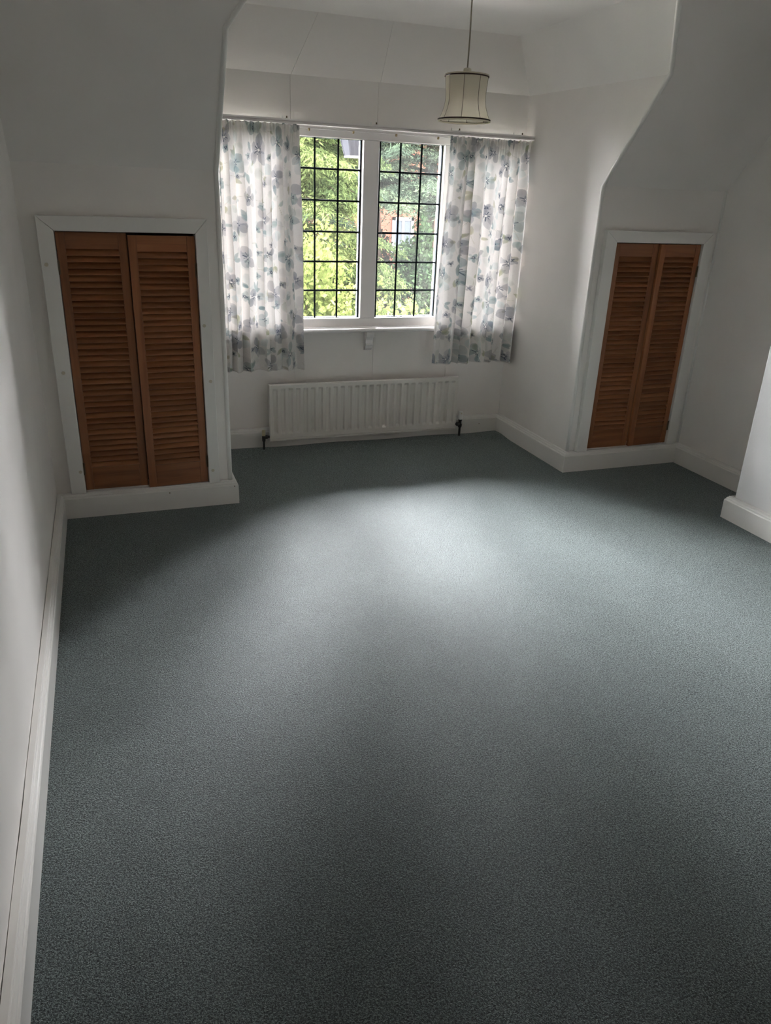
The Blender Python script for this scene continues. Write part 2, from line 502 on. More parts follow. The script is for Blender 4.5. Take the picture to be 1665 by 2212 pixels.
# ---- skirting boards: profile (distance from wall, height), mitred ends
PROF = [(0.0025, 0.0), (T, 0.0), (T, 0.108), (0.0345, 0.114), (0.0310, 0.1155), (0.0305, 0.121), (0.0262, 0.127), (0.0225, 0.1285), (0.0215, HS - 0.001), (0.019, HS), (0.0025, HS)]
def baseboard(name, A, B, n, m0, m1, label, mat='gloss'):
    A, B, n = Vector((*A, 0)), Vector((*B, 0)), Vector((*n, 0))
    d = (B - A).normalized()
    v, f, k = [], [], len(PROF)
    L = (B - A).length
    segs = max(1, int(L / 0.12))
    rr = random.Random(name)
    for s in range(segs + 1):
        jit = rr.uniform(-0.0012, 0.0012)
        for (dd, z) in PROF:
            off = m0 * dd * (1 - s / segs) + m1 * dd * (s / segs)
            p = A + d * (L * s / segs + off) + n * (dd + (jit if dd < 0.01 else 0))
            v.append((p.x, p.y, z))
    for s in range(segs):
        for i in range(k):
            j = (i + 1) % k
            f.append((s * k + i, s * k + j, (s + 1) * k + j, (s + 1) * k + i))
    f.append(tuple(range(k))); f.append(tuple(segs * k + i for i in range(k)))
    return struct(link(name, meshdata(name, v, f, mat)), label, 'baseboard')
baseboard('baseboard_left', (XL, YB), (XL, YK), (1, 0), 0, -1, 'long moulded white skirting board along the left wall')
baseboard('baseboard_knee_left', (XL, YK), (XDL, YK), (0, -1), 1, 1, 'white skirting board below the left cupboard')
baseboard('baseboard_cheek_left', (XDL, YK), (XDL, YW), (1, 0), -1, -1, 'white skirting board on the hidden left cheek of the dormer')
baseboard('baseboard_window', (XDL, YW), (XDR, YW), (0, -1), 1, -1, 'white skirting board behind the radiator')
baseboard('baseboard_cheek_right', (XDR, YW), (XDR, YK), (-1, 0), 1, 1, 'white skirting board on the right cheek of the dormer')
baseboard('baseboard_knee_right', (XDR, YK), (XR, YK), (0, -1), -1, -1, 'white skirting board below the right cupboard')
baseboard('baseboard_right', (XR, YK), (XR, YC), (-1, 0), 1, 0, 'white skirting board on the alcove wall right of the cupboard')
baseboard('baseboard_chimney', (XC, YC), (XC, 1.45), (-1, 0), -1, 1, 'white skirting board round the chimney breast')
baseboard('baseboard_chimney_return', (XR, YC), (XC, YC), (0, 1), 0, 1, 'short skirting return on the far side of the chimney breast')

for par, x, z in (('baseboard_knee_left', 0.235, 0.098), ('baseboard_knee_left', 0.590, 0.105), ('baseboard_window', 2.60, 0.07)):
    yy_ = (YW if par == 'baseboard_window' else YK) - T
    MB().lathe([(0.0035, 0.0008), (0.003, -0.0010)], (x, yy_, z), 8, 'Y').build('nail_head', 'hinge', bpy.data.objects[par])

# ---- rounded edge beads on the dormer arrises
def bead(name, pts, label, r=0.013):
    fine = []
    for a, b in zip(pts[:-1], pts[1:]):
        a, b = Vector(a), Vector(b)
        k = 8
        fine += [a.lerp(b, i / k) for i in range(k)]
    fine.append(Vector(pts[-1]))
    return struct(MB().tube(fine, r, 12).build(name, 'gloss', smooth=True), label, 'trim')
b_ = 0.003
bead('trim_1', [(XDR + b_, YK + b_, HS), (XDR + b_, YK + b_, ZKR), (XDR + b_, ysr(Z2R) + b_, Z2R + 0.004), (XDR - DW + b_, ysr(Z3) + b_, Z3 + 0.004)], 'rounded white edge bead running up the right side of the dormer')
bead('trim_2', [(XDL - b_, YK + b_, HS), (XDL - b_, YK + b_, ZKL), (XDL - b_, ysl(Z2L) + b_, Z2L + 0.004), (XDL + DW - b_, ysl(Z3) + b_, Z3 + 0.004)], 'rounded white edge bead running up the left side of the dormer')
bead('trim_3', [(XR - 0.002, YK - 0.002, HS), (XR - 0.002, YK - 0.002, ZKR)], 'thin upright bead in the corner right of the right cupboard', 0.009)

# ================================================================== WINDOW
win = empty('window_1', (1.672, YW, ZS0))
struct(win, 'white mullioned window of four leaded lights between the curtains', 'window')
GY = YW + 0.048
k_ = GY / YW
def gx(x): return x * k_
def gz(z): return 1.65 + (z - 1.65) * k_
lights = [(0.607, 1.0455), (1.165, 1.6185), (1.740, 2.178), (2.300, 2.712)]
# members (fronts at wall face)
MB().box(XDL, XDR, YW - 0.004, YW + 0.10, 1.966, 2.010).build('head', 'winwhite', win, bevel=0.004)
MB().box(XDL, XDR, YW - 0.002, YW + 0.10, 0.800, 0.868).build('bottom_rail', 'winwhite', win, bevel=0.004)
for a, b in ((XDL, 0.607), (2.740, XDR)):
    MB().box(a, b, YW - 0.001, YW + 0.10, 0.868, 1.966).build('jamb', 'winwhite', win, bevel=0.003)
for a, b in ((1.0455, 1.165), (1.636, 1.742), (2.198, 2.300)):
    MB().box(a, b, YW - 0.003, YW + 0.10, 0.868, 1.966).build('mullion', 'winwhite', win, bevel=0.004)
# sill with rounded nose
nose = [(YW + 0.0, 0.782), (YW + 0.0, 0.814), (YW - 0.070, 0.811), (YW - 0.081, 0.806), (YW - 0.085, 0.797), (YW - 0.081, 0.788), (YW - 0.070, 0.782)]
MB().prism([(XDL, y, z) for y, z in nose], (XDR - XDL, 0, 0)).build('window_sill', 'winwhite', win)
# ogee corbel under the sill
pr = [(YW, 0.782), (YW - 0.070, 0.782), (YW - 0.072, 0.760), (YW - 0.066, 0.745), (YW - 0.052, 0.738), (YW - 0.044, 0.725), (YW - 0.043, 0.705), (YW - 0.052, 0.700), (YW - 0.052, 0.690),
      (YW - 0.038, 0.685), (YW - 0.036, 0.668), (YW - 0.024, 0.655), (YW, 0.648)]
MB().prism([(1.668, y, z) for y, z in pr], (0.052, 0, 0)).build('sill_bracket', 'winwhite', win, bevel=0.002)
zrow = [0.870, 1.052, 1.235, 1.419, 1.606, 1.789, 1.968]
lead_v = lead_h = None
for li, (a, b) in enumerate(lights):
    ga, gb = gx(a), gx(b)
    z0, z1 = gz(zrow[0]), gz(zrow[-1])
    fm = MB()
    w = 0.013
    fm.box(ga - 0.004, ga + w * 0.6, GY - 0.012, GY + 0.012, z0 - 0.004, z1 + 0.004)
    fm.box(gb - w * 0.6, gb + 0.004, GY - 0.012, GY + 0.012, z0 - 0.004, z1 + 0.004)
    fm.box(ga + w * 0.6, gb - w * 0.6, GY - 0.012, GY + 0.012, z0 - 0.004, z0 + w * 0.6)
    fm.box(ga + w * 0.6, gb - w * 0.6, GY - 0.012, GY + 0.012, z1 - w * 0.6, z1 + 0.004)
    cas = fm.build('casement', 'lead', win)
    # white inner lining so that the dark steel is set back in painted timber
    xs = [ga + (gb - ga) * i / 3 for i in range(4)]
    if li == 1: xs[1], xs[2] = gx(1.317), gx(1.4689)
    zs = [gz(z) for z in zrow]
    for x in xs[1:3]:
        if lead_v is None:
            mm = MB().prism([(-0.0066, 0, 0), (-0.0044, -0.005, 0), (0.0044, -0.005, 0), (0.0066, 0, 0), (0.004, 0.005, 0), (-0.004, 0.005, 0)], (0, 0, z1 - z0))
            lead_v = meshdata('lead_strip', mm.v, mm.f, 'lead')
        o = link('lead_strip', lead_v, cas, Vector((x, GY, z0)) - wloc(cas))
    for z in zs[1:6]:
        mm = MB().prism([(ga + 0.004, GY, z - 0.0066), (ga + 0.004, GY - 0.0055, z - 0.004), (ga + 0.004, GY - 0.0055, z + 0.004), (ga + 0.004, GY, z + 0.0066), (ga + 0.004, GY + 0.0055, z + 0.004), (ga + 0.004, GY + 0.0055, z - 0.004)], (gb - ga - 0.008, 0, 0))
        mm.build('lead_strip', 'lead', cas)
    for i in range(3):
        for j in range(6):
            mm = MB().box(xs[i] + 0.002, xs[i + 1] - 0.002, GY - 0.0012, GY + 0.0012, zs[j] + 0.002, zs[j + 1] - 0.002)
            o = mm.build('pane', 'glass_hazy' if li >= 2 else 'glass', cas)
            o.rotation_euler = (0, 0, 0)

# ================================================================== CURTAIN RAIL
rail = empty('curtain_rail', (1.672, YW, 2.02))
tag(rail, 'long white double curtain rail with small brackets above the window', 'curtain rail')
RY = 4.905
prf = [(RY - 0.014, 2.018), (RY - 0.020, 2.020), (RY - 0.020, 2.0275), (RY - 0.010, 2.0285), (RY - 0.010, 2.0325), (RY - 0.016, 2.0335), (RY - 0.016, 2.0435), (RY + 0.012, 2.0435), (RY + 0.012, 2.018)]
MB().prism([(XDL + 0.004, y, z) for y, z in prf], (XDR - XDL - 0.008, 0, 0)).build('front_track', 'winwhite', rail)
for zz, yy in ((2.008, 4.945), (2.022, 4.962)):
    MB().box(XDL + 0.045, XDR - 0.045, yy - 0.007, yy + 0.007, zz - 0.005, zz + 0.005).build('inner_track', 'winwhite', rail, bevel=0.002)
for x in (1.117, 1.676, 2.237, 2.690):
    mm = MB().box(x - 0.006, x + 0.006, RY - 0.006, YW, 2.0435, 2.048)
    mm.box(x - 0.005, x + 0.005, YW - 0.006, YW, 2.0435, 2.068)
    br = mm.build('bracket', 'plastic', rail)
    MB().lathe([(0.0045, 0.0), (0.0045, 0.009), (0.003, 0.011)], (x, RY - 0.004, 2.048), 10).build('screw', 'hinge', br)
for x in (1.261, 1.541, 1.822, 2.108):
    mm = MB().box(x - 0.005, x + 0.005, 4.930, 4.942, 1.994, 2.006)
    mm.lathe([(0.006, -0.006), (0.006, 0.004)], (x, 4.936, 1.996), 10, 'X')
    mm.build('glider', 'amber', rail, bevel=0.001)

# ================================================================== CURTAINS
def smooth01(a): 
    a = np.clip(a, 0, 1)
    return a * a * (3 - 2 * a)
def print_pattern(Ug, Vg, seed, Wf, Hf):
    r = np.random.default_rng(seed)
    base = np.empty(Ug.shape + (3,))
    base[:] = (0.83, 0.795, 0.765)
    def stamp(cx, cy, R, fn):
        # work on bounding sub-grid
        ui = np.where((Ug[0] > cx - R) & (Ug[0] < cx + R))[0]
        vi = np.where((Vg[:, 0] > cy - R) & (Vg[:, 0] < cy + R))[0]
        if len(ui) < 2 or len(vi) < 2: return
        sl = (slice(vi[0], vi[-1] + 1), slice(ui[0], ui[-1] + 1))
        fn(Ug[sl] - cx, Vg[sl] - cy, base[sl])
    def petal(du, dv, tgt, ang, r0, L, W, col, al, edge=0.0022, pw=0.75):
        ca, sa = math.cos(ang), math.sin(ang)
        t = (du * ca + dv * sa - r0) / L
        s = -du * sa + dv * ca
        tt = np.clip(t, 0, 1)
        hw = W * np.sin(np.pi * tt ** pw) ** 0.75
        inside = smooth01((hw - np.abs(s)) / edge) * (t > 0) * (t < 1)
        tone = 0.80 + 0.34 * (np.abs(s) / (W + 1e-6)) ** 2 + 0.10 * np.cos(3.0 * t + 40 * s)
        a = (al * inside * (0.80 + 0.20 * np.cos(2.2 * t)))[..., None]
        c = np.array(col)[None, None, :] * tone[..., None]
        tgt[:] = tgt * (1 - a) + np.clip(c, 0, 1) * a
    def line(du, dv, tgt, ang, r0, r1, w, col, al):
        ca, sa = math.cos(ang), math.sin(ang)
        t = du * ca + dv * sa
        s = -du * sa + dv * ca
        ins = smooth01((w - np.abs(s)) / 0.0015 + 0.3) * (t > r0) * (t < r1) * al
        tgt[:] = tgt * (1 - ins[..., None]) + np.array(col) * ins[..., None]
    greys = [(0.31, 0.31, 0.345), (0.25, 0.265, 0.31), (0.41, 0.40, 0.42)]
    teals = [(0.37, 0.45, 0.45), (0.27, 0.36, 0.38), (0.46, 0.53, 0.51)]
    olives = [(0.50, 0.49, 0.33), (0.56, 0.53, 0.40), (0.44, 0.46, 0.32)]
    pales = [(0.66, 0.73, 0.72), (0.72, 0.74, 0.68), (0.72, 0.70, 0.70)]
    navy = (0.055, 0.075, 0.115)
    def flower(cx, cy, R, pal, n, centre=True, al=0.8):
        th = r.uniform(0, 6.28)
        cs = [pal[r.integers(len(pal))] for _ in range(n)]
        js = r.uniform(-0.28, 0.28, n); ls = r.uniform(0.62, 1.05, n); ws = r.uniform(0.27, 0.43, n); as_ = r.uniform(0.55, 1.05, n); ps = r.uniform(0.95, 1.6, n)
        order = r.permutation(n)
        def fn(du, dv, tgt):
            for k in order:
                petal(du, dv, tgt, th + 2 * math.pi * k / n + js[k], R * 0.05, R * ls[k], R * ws[k], cs[k], al * as_[k], pw=ps[k])
            if centre:
                for k in range(9):
                    line(du, dv, tgt, th + 0.4 + k * 0.7, R * 0.07, R * (0.24 + 0.14 * ((k * 7) % 3) / 2), 0.0016 + 0.0016 * (k % 2), navy, 0.85)
                d = np.hypot(du, dv)
                a = (smooth01((R * 0.08 - d) / 0.002))[..., None]
                tgt[:] = tgt * (1 - a) + np.array((0.86, 0.84, 0.80)) * a
        stamp(cx, cy, R * 1.15, fn)
    def leafspray(cx, cy, L, pal, n):
        th = r.uniform(0, 6.28)
        cs = [pal[r.integers(len(pal))] for _ in range(n)]
        js = r.uniform(-0.9, 0.9, n); ls = r.uniform(0.55, 1.0, n)
        def fn(du, dv, tgt):
            line(du, dv, tgt, th + math.pi, -L * 0.2, L * 0.9, 0.0012, (0.50, 0.48, 0.38), 0.7)
            for k in range(n):
                petal(du, dv, tgt, th + js[k], 0.004, L * ls[k], L * 0.2, cs[k], 0.78)
        stamp(cx, cy, L * 1.1, fn)
    def scatter(n, mind, tries=4000):
        pts = []
        for _ in range(tries):
            p = (r.uniform(-0.02, Wf + 0.02), r.uniform(-0.02, Hf + 0.02))
            if all((p[0] - q[0]) ** 2 + (p[1] - q[1]) ** 2 > mind ** 2 for q in pts): pts.append(p)
            if len(pts) >= n: break
        return pts
    for p in scatter(60, 0.14): flower(*p, r.uniform(0.06, 0.10), pales, int(r.integers(3, 6)), False, 0.6)
    for p in scatter(120, 0.105): leafspray(*p, r.uniform(0.045, 0.08), olives if r.random() < 0.55 else teals, int(r.integers(1, 4)))
    big = scatter(70, 0.165)
    for p in big: flower(*p, r.uniform(0.060, 0.098), greys if r.random() < 0.66 else teals, int(r.integers(4, 6)), True, 0.80)
    for p in scatter(80, 0.13): flower(*p, r.uniform(0.022, 0.036), teals if r.random() < 0.6 else greys, 5, True, 0.85)
    # fine slub of the cloth
    base *= (1 + 0.012 * r.normal(size=base.shape[:2]))[..., None]
    return np.clip(base, 0, 1)

def make_curtain(xt0, xt1, xb0, xb1, ztop, zbot, seed, label, side):
    r = np.random.default_rng(seed + 100)
    Wf, Hf = 1.02, ztop - zbot
    nu, nv = 330, 500
    u = np.linspace(0, Wf, nu); v = np.linspace(0, Hf, nv)       # v from top down
    Ug, Vg = np.meshgrid(u, v)
    s = Ug / Wf; d = Vg / Hf
    # irregular fold phase
    nf = 7.5
    ph = 2 * np.pi * nf * (s + 0.022 * np.sin(2 * np.pi * 2.3 * s + seed) + 0.012 * np.sin(2 * np.pi * 5.1 * s + 2 * seed))
    amp_l = 0.75 + 0.35 * np.sin(2 * np.pi * 1.7 * s + seed * 1.3)
    drift = 0.35 * np.sin(2.2 * d + seed + 5 * s) * d
    grow = 0.30 + 0.70 * smooth01((d - 0.03) / 0.18)
    A = 0.040 * grow * amp_l
    wave = np.sin(ph + drift)
    wave = np.sign(wave) * np.abs(wave) ** 0.8
    yy = RY - 0.012 - A * wave
    # pencil pleats in the heading
    yy += 0.0055 * (1 - smooth01((d - 0.02) / 0.07)) * np.sin(2 * np.pi * 31 * s + 0.4 * np.sin(9 * s))
    x0 = xt0 + (xb0 - xt0) * d; x1 = xt1 + (xb1 - xt1) * d
    xx = x0 + (x1 - x0) * s + 0.011 * grow * np.sin(2 * ph + 2 * drift + 0.6) * 0.55 + 0.004 * np.sin(7 * d + 11 * s)
    edge = smooth01(s / 0.05) * smooth01((1 - s) / 0.05)
    yy = (RY - 0.012) + (yy - (RY - 0.012)) * (0.35 + 0.65 * edge)
    so = s if side > 0 else 1 - s                      # outer edge turns back towards the wall
    yy += 0.085 * smooth01((so - 0.955) / 0.045) * smooth01(0.45 + d * 8)
    zz = ztop - Vg + 0.004 * np.sin(ph * 0.5 + seed) * d + 0.004 * np.sin(2 * np.pi * 16 * s) * (1 - smooth01(d / 0.02))
    base = Vector(((xt0 + xt1) / 2, RY, zbot))
    co = np.stack([xx - base.x, yy - base.y, zz - base.z], -1).reshape(-1, 3)
    me = bpy.data.meshes.new('curtain')
    idx = np.arange(nu * nv).reshape(nv, nu)
    q = np.stack([idx[:-1, :-1], idx[1:, :-1], idx[1:, 1:], idx[:-1, 1:]], -1).reshape(-1, 4)
    me.vertices.add(len(co)); me.vertices.foreach_set('co', co.ravel())
    me.loops.add(q.size); me.loops.foreach_set('vertex_index', q.ravel())
    me.polygons.add(len(q)); me.polygons.foreach_set('loop_start', np.arange(0, q.size, 4))
    me.update(calc_edges=True)
    me.polygons.foreach_set('use_smooth', np.ones(len(q), bool))
    ca = me.color_attributes.new('Print', 'FLOAT_COLOR', 'POINT')
    pat = print_pattern(Ug, Vg, seed, Wf, Hf)
    rgba = np.concatenate([pat, np.ones(pat.shape[:2] + (1,))], -1).astype(np.float32)
    ca.data.foreach_set('color', rgba.ravel())
    me.materials.append(M['curtain'])
    root = empty('curtain', base)
    tag(root, label, 'curtain', 'floral curtains at the window')
    o = link('drape', me, root)
    # stitched lower hem and the turned edge towards the glass
    hem = MB().tube([(float(xx[-2, i]), float(yy[-2, i]), float(zz[-2, i])) for i in range(0, nu, 4)], 0.0022, 6)
    hem.build('hem', 'fabric_plain', root, smooth=True)
    # hooks at the heading
    for i in range(12, nu, 36):
        hk = MB().tube([(float(xx[6, i]), float(yy[6, i]) + 0.004, float(zz[6, i])), (float(xx[0, i]), RY + 0.006, 2.019), (float(xx[0, i]), RY + 0.004, 2.022)], 0.0016, 6)
        hk.build('hook', 'plastic', root)
    return root
M['fabric_plain'] = two_sided('plain_cream_cotton', (0.80, 0.77, 0.73), 0.3)
make_curtain(0.602, 1.196, 0.604, 1.222, 2.016, 0.556, 3, 'floral curtain hanging left of the leaded window', -1)
make_curtain(2.172, 2.778, 2.128, 2.777, 2.012, 0.560, 8, 'floral curtain hanging right of the leaded window', 1)

# ================================================================== RADIATOR
RX0, RX1, RZ0, RZ1, RF = 0.9776, 2.3728, 0.0594, 0.4543, YW - 0.100
rad = empty('radiator', ((RX0 + RX1) / 2, RF, RZ0))
tag(rad, 'low cream panel radiator with upright flutes under the window', 'radiator')
nfl = 26
pitch_f = (RX1 - RX0 - 0.030) / nfl
def channel(x):
    t = (x - RX0 - 0.015) / pitch_f
    if t < 0 or t > nfl: return 0
    t = t - math.floor(t)
    a = abs(t - 0.5) * pitch_f
    c = min(1, max(0, (0.0165 - a) / 0.006))
    return c * c * (3 - 2 * c)
xs = [RX0, RX0 + 0.004, RX0 + 0.010]
for i in range(nfl):
    for k in range(12): xs.append(RX0 + 0.015 + pitch_f * (i + k / 12))
xs += [RX1 - 0.015, RX1 - 0.010, RX1 - 0.004, RX1]
zl = [RZ0, RZ0 + 0.003, RZ0 + 0.014, RZ0 + 0.0165, RZ0 + 0.019, RZ0 + 0.0215, RZ0 + 0.030, RZ0 + 0.046, RZ0 + 0.050, RZ0 + 0.055, RZ0 + 0.061, RZ0 + 0.066, RZ0 + 0.12, RZ0 + 0.2, RZ0 + 0.28,
      RZ1 - 0.046, RZ1 - 0.041, RZ1 - 0.036, RZ1 - 0.031, RZ1 - 0.027, RZ1 - 0.014, RZ1 - 0.006, RZ1 - 0.002, RZ1]
def zprof(z):
    a = min(1, max(0, (z - RZ0 - 0.046) / 0.020)); b = min(1, max(0, (RZ1 - 0.027 - z) / 0.019))
    c = min(a, b)
    return c * c * (3 - 2 * c)
v, f = [], []
for z in zl:
    for x in xs:
        y = RF + 0.016 * channel(x) * zprof(z)
        if RZ0 + 0.0155 < z < RZ0 + 0.0205: y += 0.0035
        ed = min(x - RX0, RX1 - x, z - RZ0, RZ1 - z)
        if ed < 0.004: y += 0.006 * (1 - ed / 0.004)
        v.append((x, y, z))
n0 = len(xs)
for j in range(len(zl) - 1):
    for i in range(n0 - 1):
        a = j * n0 + i
        f.append((a, a + 1, a + n0 + 1, a + n0))
# side returns
ring = [j * n0 for j in range(len(zl))] + [(len(zl) - 1) * n0 + i for i in range(1, n0)] + [j * n0 + n0 - 1 for j in range(len(zl) - 2, -1, -1)] + [i for i in range(n0 - 2, 0, -1)]
base = len(v)
for i in ring: v.append((v[i][0], RF + 0.022, v[i][2]))
for i in range(len(ring)):
    j = (i + 1) % len(ring)
    f.append((ring[i], ring[j], base + j, base + i))
mb = MB(); mb.v, mb.f = v, f
mb.build('front_panel', 'rad', rad, smooth=False)
MB().box(RX0 + 0.006, RX1 - 0.006, RF + 0.020, RF + 0.030, RZ0 + 0.004, RZ1 - 0.004).build('back_panel', 'rad', rad, bevel=0.003)
for x in (RX0 + 0.22, RX1 - 0.22):
    MB().box(x - 0.015, x + 0.015, RF + 0.030, YW - 0.0015, RZ0 + 0.06, RZ1 - 0.05).build('wall_bracket', 'rad', rad)
VY = YW - 0.08
# lockshield valve on the left
lv = MB().lathe([(0.011, 0.0), (0.012, 0.012), (0.012, 0.038)], (0.938, VY, 0.060), 14).build('lockshield_valve', 'black', rad, smooth=False)
MB().lathe([(0.0125, 0.0), (0.013, 0.004), (0.0115, 0.036), (0.009, 0.040)], (0.938, VY, 0.100), 16).build('cap', 'creamcap', lv)
MB().lathe([(0.014, 0.0), (0.014, 0.018), (0.009, 0.020), (0.009, 0.040)], (0.946, VY, 0.090), 12, 'X').build('tail', 'black', lv)
MB().lathe([(0.0075, -0.03), (0.0075, 0.062)], (0.938, VY, 0.0), 12).build('pipe', 'black', lv)
# thermostatic valve on the right
tv = MB().lathe([(0.012, 0.0), (0.015, 0.008), (0.015, 0.024), (0.011, 0.030), (0.011, 0.048), (0.014, 0.052), (0.014, 0.062)], (2.418, VY, 0.066), 14).build('thermostatic_valve', 'black', rad)
MB().lathe([(0.016, 0.0), (0.019, 0.004), (0.0195, 0.040), (0.0165, 0.058), (0.010, 0.062)], (2.418, VY, 0.128), 20).build('thermostat_head', 'plastic', tv)
MB().lathe([(0.006, -0.0012), (0.006, 0.0012)], (2.416, VY - 0.0188, 0.176), 12, 'Y').build('marker_dot', 'plug', tv)
MB().lathe([(0.009, 0.0), (0.009, 0.018), (0.015, 0.020), (0.015, 0.040)], (2.371, VY, 0.092), 12, 'X').build('tail', 'black', tv)
MB().lathe([(0.0085, -0.03), (0.0085, 0.07)], (2.418, VY, 0.0), 12).build('pipe', 'black', tv)

# ================================================================== PENDANT LAMP
LX, LY = 1.6155, 3.50
lamp = empty('pendant_lamp', (LX, LY, 1.97))
tag(lamp, 'cream waisted pendant lampshade with brown braid hanging from the ceiling', 'lamp')
MB().lathe([(0.040, 0.0), (0.040, 0.006), (0.030, 0.022), (0.008, 0.026)][::-1], (LX, LY, Z3 - 0.026), 24).build('ceiling_rose', 'plastic', lamp)
rose = lamp.children[0]
MB().tube([(LX, LY, 2.170), (LX + 0.0012, LY, 2.30), (LX - 0.0008, LY, 2.45), (LX, LY, Z3 - 0.02)], 0.0034, 8).build('cord', 'cord', lamp, smooth=True)
M['creamy'] = paint('cream_lamp_holder', (0.62, 0.58, 0.47), 0.4, 0.02)
MB().lathe([(0.010, 0.045), (0.0165, 0.042), (0.0175, 0.036), (0.0175, 0.0), (0.015, -0.03), (0.015, -0.045)], (LX, LY, 2.138), 20).build('lamp_holder', 'creamy', lamp)
ZT, ZBt = 2.150, 1.976
def srad(t):   # t 0 top, 1 bottom
    pts = [(0, 0.0955), (0.2, 0.0925), (0.4, 0.0895), (0.55, 0.0895), (0.7, 0.0945), (0.85, 0.1035), (1, 0.1155)]
    for (a, ra), (b, rb) in zip(pts[:-1], pts[1:]):
        if t <= b: 
            k = (t - a) / (b - a)
            return ra + (rb - ra) * k
    return pts[-1][1]
NP = 8
A0 = 0.24
def shade_pt(ang, t, bow=1.0):
    # fabric pulled taut between the ribs: slightly flatter in the middle of a panel
    k = (ang - A0) / (2 * math.pi / NP)
    k = k - math.floor(k)
    sag = 1 - 0.055 * bow * math.sin(math.pi * k) * (0.4 + 0.6 * math.sin(math.pi * min(1, max(0, t))))
    rr = srad(t) * sag
    return (LX + rr * math.cos(ang), LY + rr * math.sin(ang), ZT + (ZBt - ZT) * t)
for p in range(NP):
    v, f = [], []
    na, nt_ = 10, 16
    for j in range(nt_ + 1):
        for i in range(na + 1):
            kk = min(0.9999, max(0.0001, i / na))
            v.append(shade_pt(A0 + 2 * math.pi * (p + kk) / NP, j / nt_))
    for j in range(nt_):
        for i in range(na):
            a = j * (na + 1) + i
            f.append((a, a + 1, a + na + 2, a + na + 1))
    mb = MB(); mb.v, mb.f = v, f
    mb.build('shade_panel', 'shade', lamp, smooth=True)
    MB().tube([shade_pt(A0 + 2 * math.pi * p / NP, j / 12) for j in range(13)], 0.0014, 6).build('rib', 'cord', lamp, smooth=True)
def ring_tube(z, r, rad_, name, mat):
    pts = [(LX + r * math.cos(a), LY + r * math.sin(a), z) for a in [2 * math.pi * i / 48 for i in range(49)]]
    return MB().tube(pts, rad_, 8).build(name, mat, lamp, smooth=True)
ring_tube(ZT + 0.004, 0.0965, 0.0034, 'top_piping', 'shade')
ring_tube(ZT - 0.001, 0.0970, 0.0028, 'top_braid', 'braid')
ring_tube(ZBt - 0.004, 0.1165, 0.0036, 'bottom_piping', 'shade')
ring_tube(ZBt + 0.002, 0.1172, 0.0028, 'bottom_braid', 'braid')
sp = MB()
for i in range(3):
    a = 0.5 + i * 2 * math.pi / 3
    sp.tube([(LX + 0.018 * math.cos(a), LY + 0.018 * math.sin(a), 2.120), (LX + 0.0935 * math.cos(a), LY + 0.0935 * math.sin(a), ZT)], 0.0015, 6)
sp.build('spider_wire', 'hinge', lamp)
MB().lathe([(0.012, 0.0), (0.014, -0.02), (0.028, -0.055), (0.030, -0.075), (0.022, -0.098), (0.006, -0.106)], (LX, LY, 2.098), 18).build('bulb', 'plastic', lamp, smooth=True)

# ================================================================== LOUVRED CUPBOARDS
LW, LZ0, LZ1, LT = 0.3165, HS + 0.013, 1.437, 0.022      # one door leaf
ST, NSL = 0.040, 37
SZ0, SZ1 = 0.272, 1.362
def leaf_mesh(w, sgn):
    # local: hinge edge at x=0, leaf runs to x = sgn*w, front at y=0, z from 0
    m = MB()
    X = lambda a, b: (min(sgn * a, sgn * b), max(sgn * a, sgn * b))
    x = X(0, ST); m.box(*x, 0, LT, 0, LZ1 - LZ0)
    x = X(w - ST, w); m.box(*x, 0, LT, 0, LZ1 - LZ0)
    return meshdata('door', m.v, m.f, 'wood_v', bevel=0.002)
slat_me = None
def slat_mesh(w):
    a = math.radians(50)
    hw, th = 0.0205, 0.0034
    c, s = math.cos(a), math.sin(a)
    def P(p, q): return (p * c * -1 + q * s, p * s * 1 + q * c)
    # cross-section: outer (front) edge low, inner edge high
    pts = []
    for p, q in ((-hw, -th), (-hw + 0.001, th), (hw - 0.001, th), (hw, -th)):
        y = p * c + q * s
        z = p * s - q * c
        pts.append((y, z))
    L = w - 2 * ST + 0.006
    m = MB().prism([(-L / 2, y, z) for y, z in pts], (L, 0, 0))
    return meshdata('slat', m.v, m.f, 'wood_h', bevel=0.0008, seg=1)
slat_me = slat_mesh(LW)
rail_top = MB().box(-(LW / 2 - ST), LW / 2 - ST, 0.0015, LT - 0.0015, 0, LZ1 - SZ1)
rail_bot = MB().box(-(LW / 2 - ST), LW / 2 - ST, 0.0015, LT - 0.0015, 0, SZ0 - LZ0)
rail_top = meshdata('top_rail', rail_top.v, rail_top.f, 'wood_h', bevel=0.0015)
rail_bot = meshdata('bottom_rail', rail_bot.v, rail_bot.f, 'wood_h', bevel=0.0015)
hg = MB().box(-0.002, 0.006, -0.0025, 0.001, -0.032, 0.032)
hg.lathe([(0.0035, -0.032), (0.0035, 0.032)], (-0.001, -0.003, 0), 10)
hinge_me = meshdata('hinge', hg.v, hg.f, 'hinge')
leafmeshes = {1: leaf_mesh(LW, 1), -1: leaf_mesh(LW, -1)}
